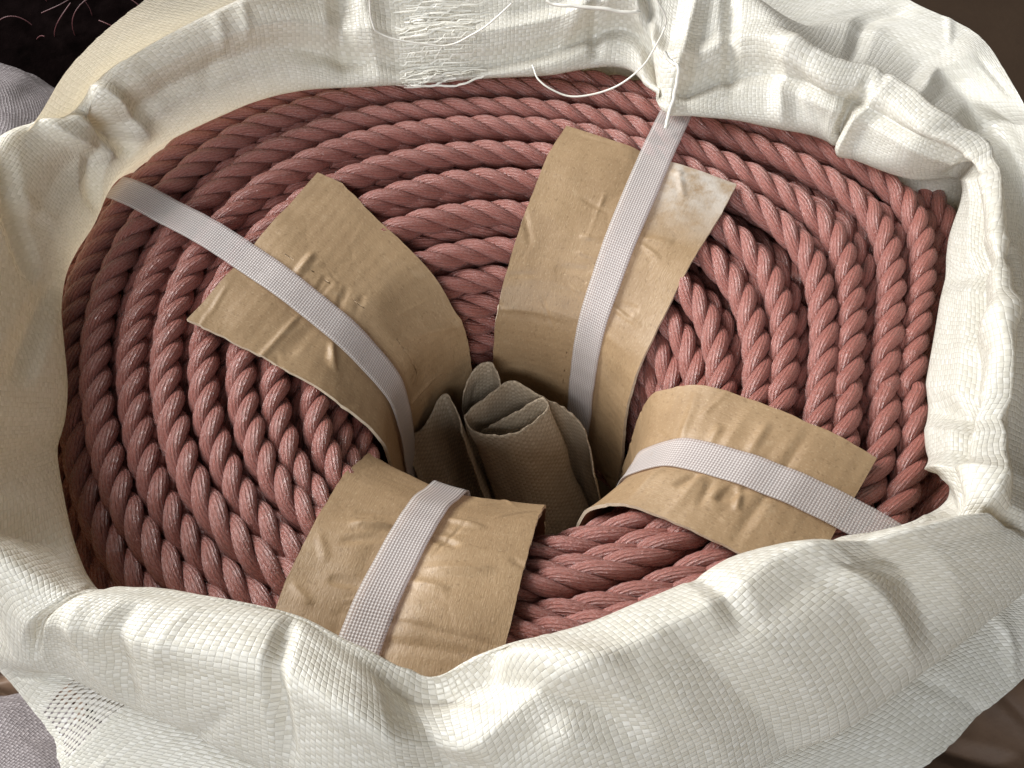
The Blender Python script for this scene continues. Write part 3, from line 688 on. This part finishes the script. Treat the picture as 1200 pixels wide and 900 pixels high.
        sd = np.cross(nrm, tg); sd = sd * np.cos(tw)[:, None] + nrm * np.sin(tw)[:, None]
        Q = np.stack([pts - sd * w, pts + nrm * w * .25, pts + sd * w], 1)
        mesh_obj('loose_tape', (Q - base).reshape(-1, 3), grid_faces(nn, 3), M_THREAD, root)
    def thread(pts, rad=.0006, n=60):
        C = spline(np.array(pts), n); C += .0005 * np.stack([fnoise(np.linspace(0, 12, n), 60 + k, 3, 1.) for k in range(3)], 1)
        v, f = tube_mesh(C - base, rad, 6); mesh_obj('loose_thread', v, f, M_THREAD, root)
    thread([(-.069, .165, .0635), (-.0684, .162, .0499), (-.0643, .16, .0433), (-.0484, .158, .0392), (-.0295, .158, .0376), (-.016, .158, .0424), (-.0055, .158, .0499), (.0086, .158, .0639)], .0005)
    thread([(.020, .158, .024), (.023, .15, .0226), (.0279, .146, .0198), (.0385, .142, .0158), (.0518, .14, .0173), (.0658, .14, .0225), (.078, .14, .0343), (.0857, .14, .0488), (.0901, .142, .063), (.0842, .145, .0735), (.0808, .15, .0763)], .00055, 90)
    thread([(.0271, .165, .060), (.0455, .16, .060), (.0732, .158, .0582), (.078, .160, .057)], .0010)
    thread([(.0908, .14, .0451), (.0951, .135, .0433), (.0979, .13, .0425), (.0974, .126, .034), (.0960, .122, .027), (.0940, .117, .021), (.0925, .113, .0165)], .0010)
build_sack()

# ------------------------------------------------------------------ things around the sack
def blob_cloth(name, cen, rad, mat, label, cat, seed, amp=.02, zflat=-.30):
    n, m = 160, 90; th = np.linspace(0, 2 * np.pi, n, endpoint=False); ph = np.linspace(.001, np.pi * .62, m)
    TH, PH = np.meshgrid(th, ph, indexing='ij')
    d = np.stack([np.sin(PH) * np.cos(TH), np.sin(PH) * np.sin(TH), np.cos(PH)], -1)
    rng = np.random.RandomState(seed); H = np.zeros_like(TH)
    for _ in range(26):
        a = rng.normal(size=3); a /= np.linalg.norm(a); b = rng.uniform(-.8, .8)
        H += rng.uniform(.3, 1) * np.exp(-np.abs((d @ a) - b) / .09) * rng.choice([-1, 1]) * .35
    k = 1 + amp * H
    P = d * k[..., None] * np.array(rad)
    P[..., 2] = np.maximum(P[..., 2], zflat - cen[2])
    o = mesh_obj(name, P.reshape(-1, 3), grid_faces(n, m, True, False), mat, None, grid_uv(TH * rad[0] * .8, PH * rad[0], n, m, True, False, du=2 * np.pi * rad[0] * .8))
    o.location = cen; tag(o, label, cat); return o
blob_cloth('grey_sack', (-.440, .215, -.19), (.175, .165, .145), M_GREY, 'lilac grey woven sack beyond the left rim, at upper left', 'sack', 3, .05)
blob_cloth('grey_cloth', (-.315, -.235, -.262), (.13, .13, .055), M_GREY, 'crumpled grey cloth below the left rim, at lower left', 'cloth', 8, .08)
# dark bundle of fibres, far left
db = blob_cloth('dark_bundle', (-.36, .56, -.24), (.26, .20, .11), M_DARK, 'black net bundle with curled maroon fibres behind the sack at upper left', 'net bundle', 12, .06)
rng = np.random.RandomState(77); V = []; F = []; off = 0
for k in range(90):
    c = np.array([rng.uniform(-.16, .16), rng.uniform(-.18, .05), 0.0]); q = 1 - (c[0] / .26) ** 2 - (c[1] / .20) ** 2
    c[2] = .11 * math.sqrt(max(q, .02)); r_ = rng.uniform(.012, .04); a0 = rng.uniform(0, 6.28); sp = rng.uniform(1.2, 4.0)
    t_ = np.linspace(0, 1, 22); ax = rng.normal(size=3); ax /= np.linalg.norm(ax); bx = np.cross(ax, rng.normal(size=3)); bx /= np.linalg.norm(bx); 
    cx_ = np.cross(ax, bx)
    pts = c + r_ * (np.cos(a0 + sp * t_)[:, None] * bx + np.sin(a0 + sp * t_)[:, None] * cx_) + ax * (t_[:, None] - .5) * .03
    v, f = tube_mesh(pts, .0005, 5); V.append(v); F.append(f + off); off += len(v)
o = mesh_obj('curled_fibres', np.concatenate(V), np.concatenate(F), M_FIBRE, db); tag(o, kind='stuff')
# crumpled brown packing paper, lower right
def paper(name, cen, size, seed, label, zamp=.03):
    n = 170; a = np.linspace(-.5, .5, n); X, Y = np.meshgrid(a * size[0], a * size[1], indexing='ij')
    rg = np.random.RandomState(seed); segs = []
    for _ in range(170):
        u0, v0 = rg.uniform(-.5, .5) * size[0], rg.uniform(-.5, .5) * size[1]; an = rg.uniform(0, 6.28); L = rg.uniform(.015, .07)
        segs.append((u0, v0, u0 + L * math.cos(an), v0 + L * math.sin(an), rg.choice([-1, 1]) * rg.uniform(.002, .008), rg.uniform(.004, .014)))
    H = crease_field(X, Y, segs) + zamp * vnoise2(X * 9 + seed, Y * 9, seed)
    P = np.stack([X + .01 * vnoise2(X * 20, Y * 20, 2), Y + .01 * vnoise2(X * 20, Y * 20, 5), H - H.min() + .002], -1)
    o = mesh_obj(name, P.reshape(-1, 3), grid_faces(n, n), M_PAPER, None, grid_uv(X, Y, n, n)); o.location = cen
    md = o.modifiers.new('thickness', 'SOLIDIFY'); md.thickness = .0006
    tag(o, label, 'paper')
paper('packing_paper', (.37, -.20, -.2995), (.30, .34), 5, 'crumpled brown packing paper under the rim at lower right', .035)
paper('packing_paper', (-.33, -.055, -.27), (.16, .14), 9, 'crumpled brown paper peeping out under the rim at lower left', .02)
# frosted plastic scrap at the top right
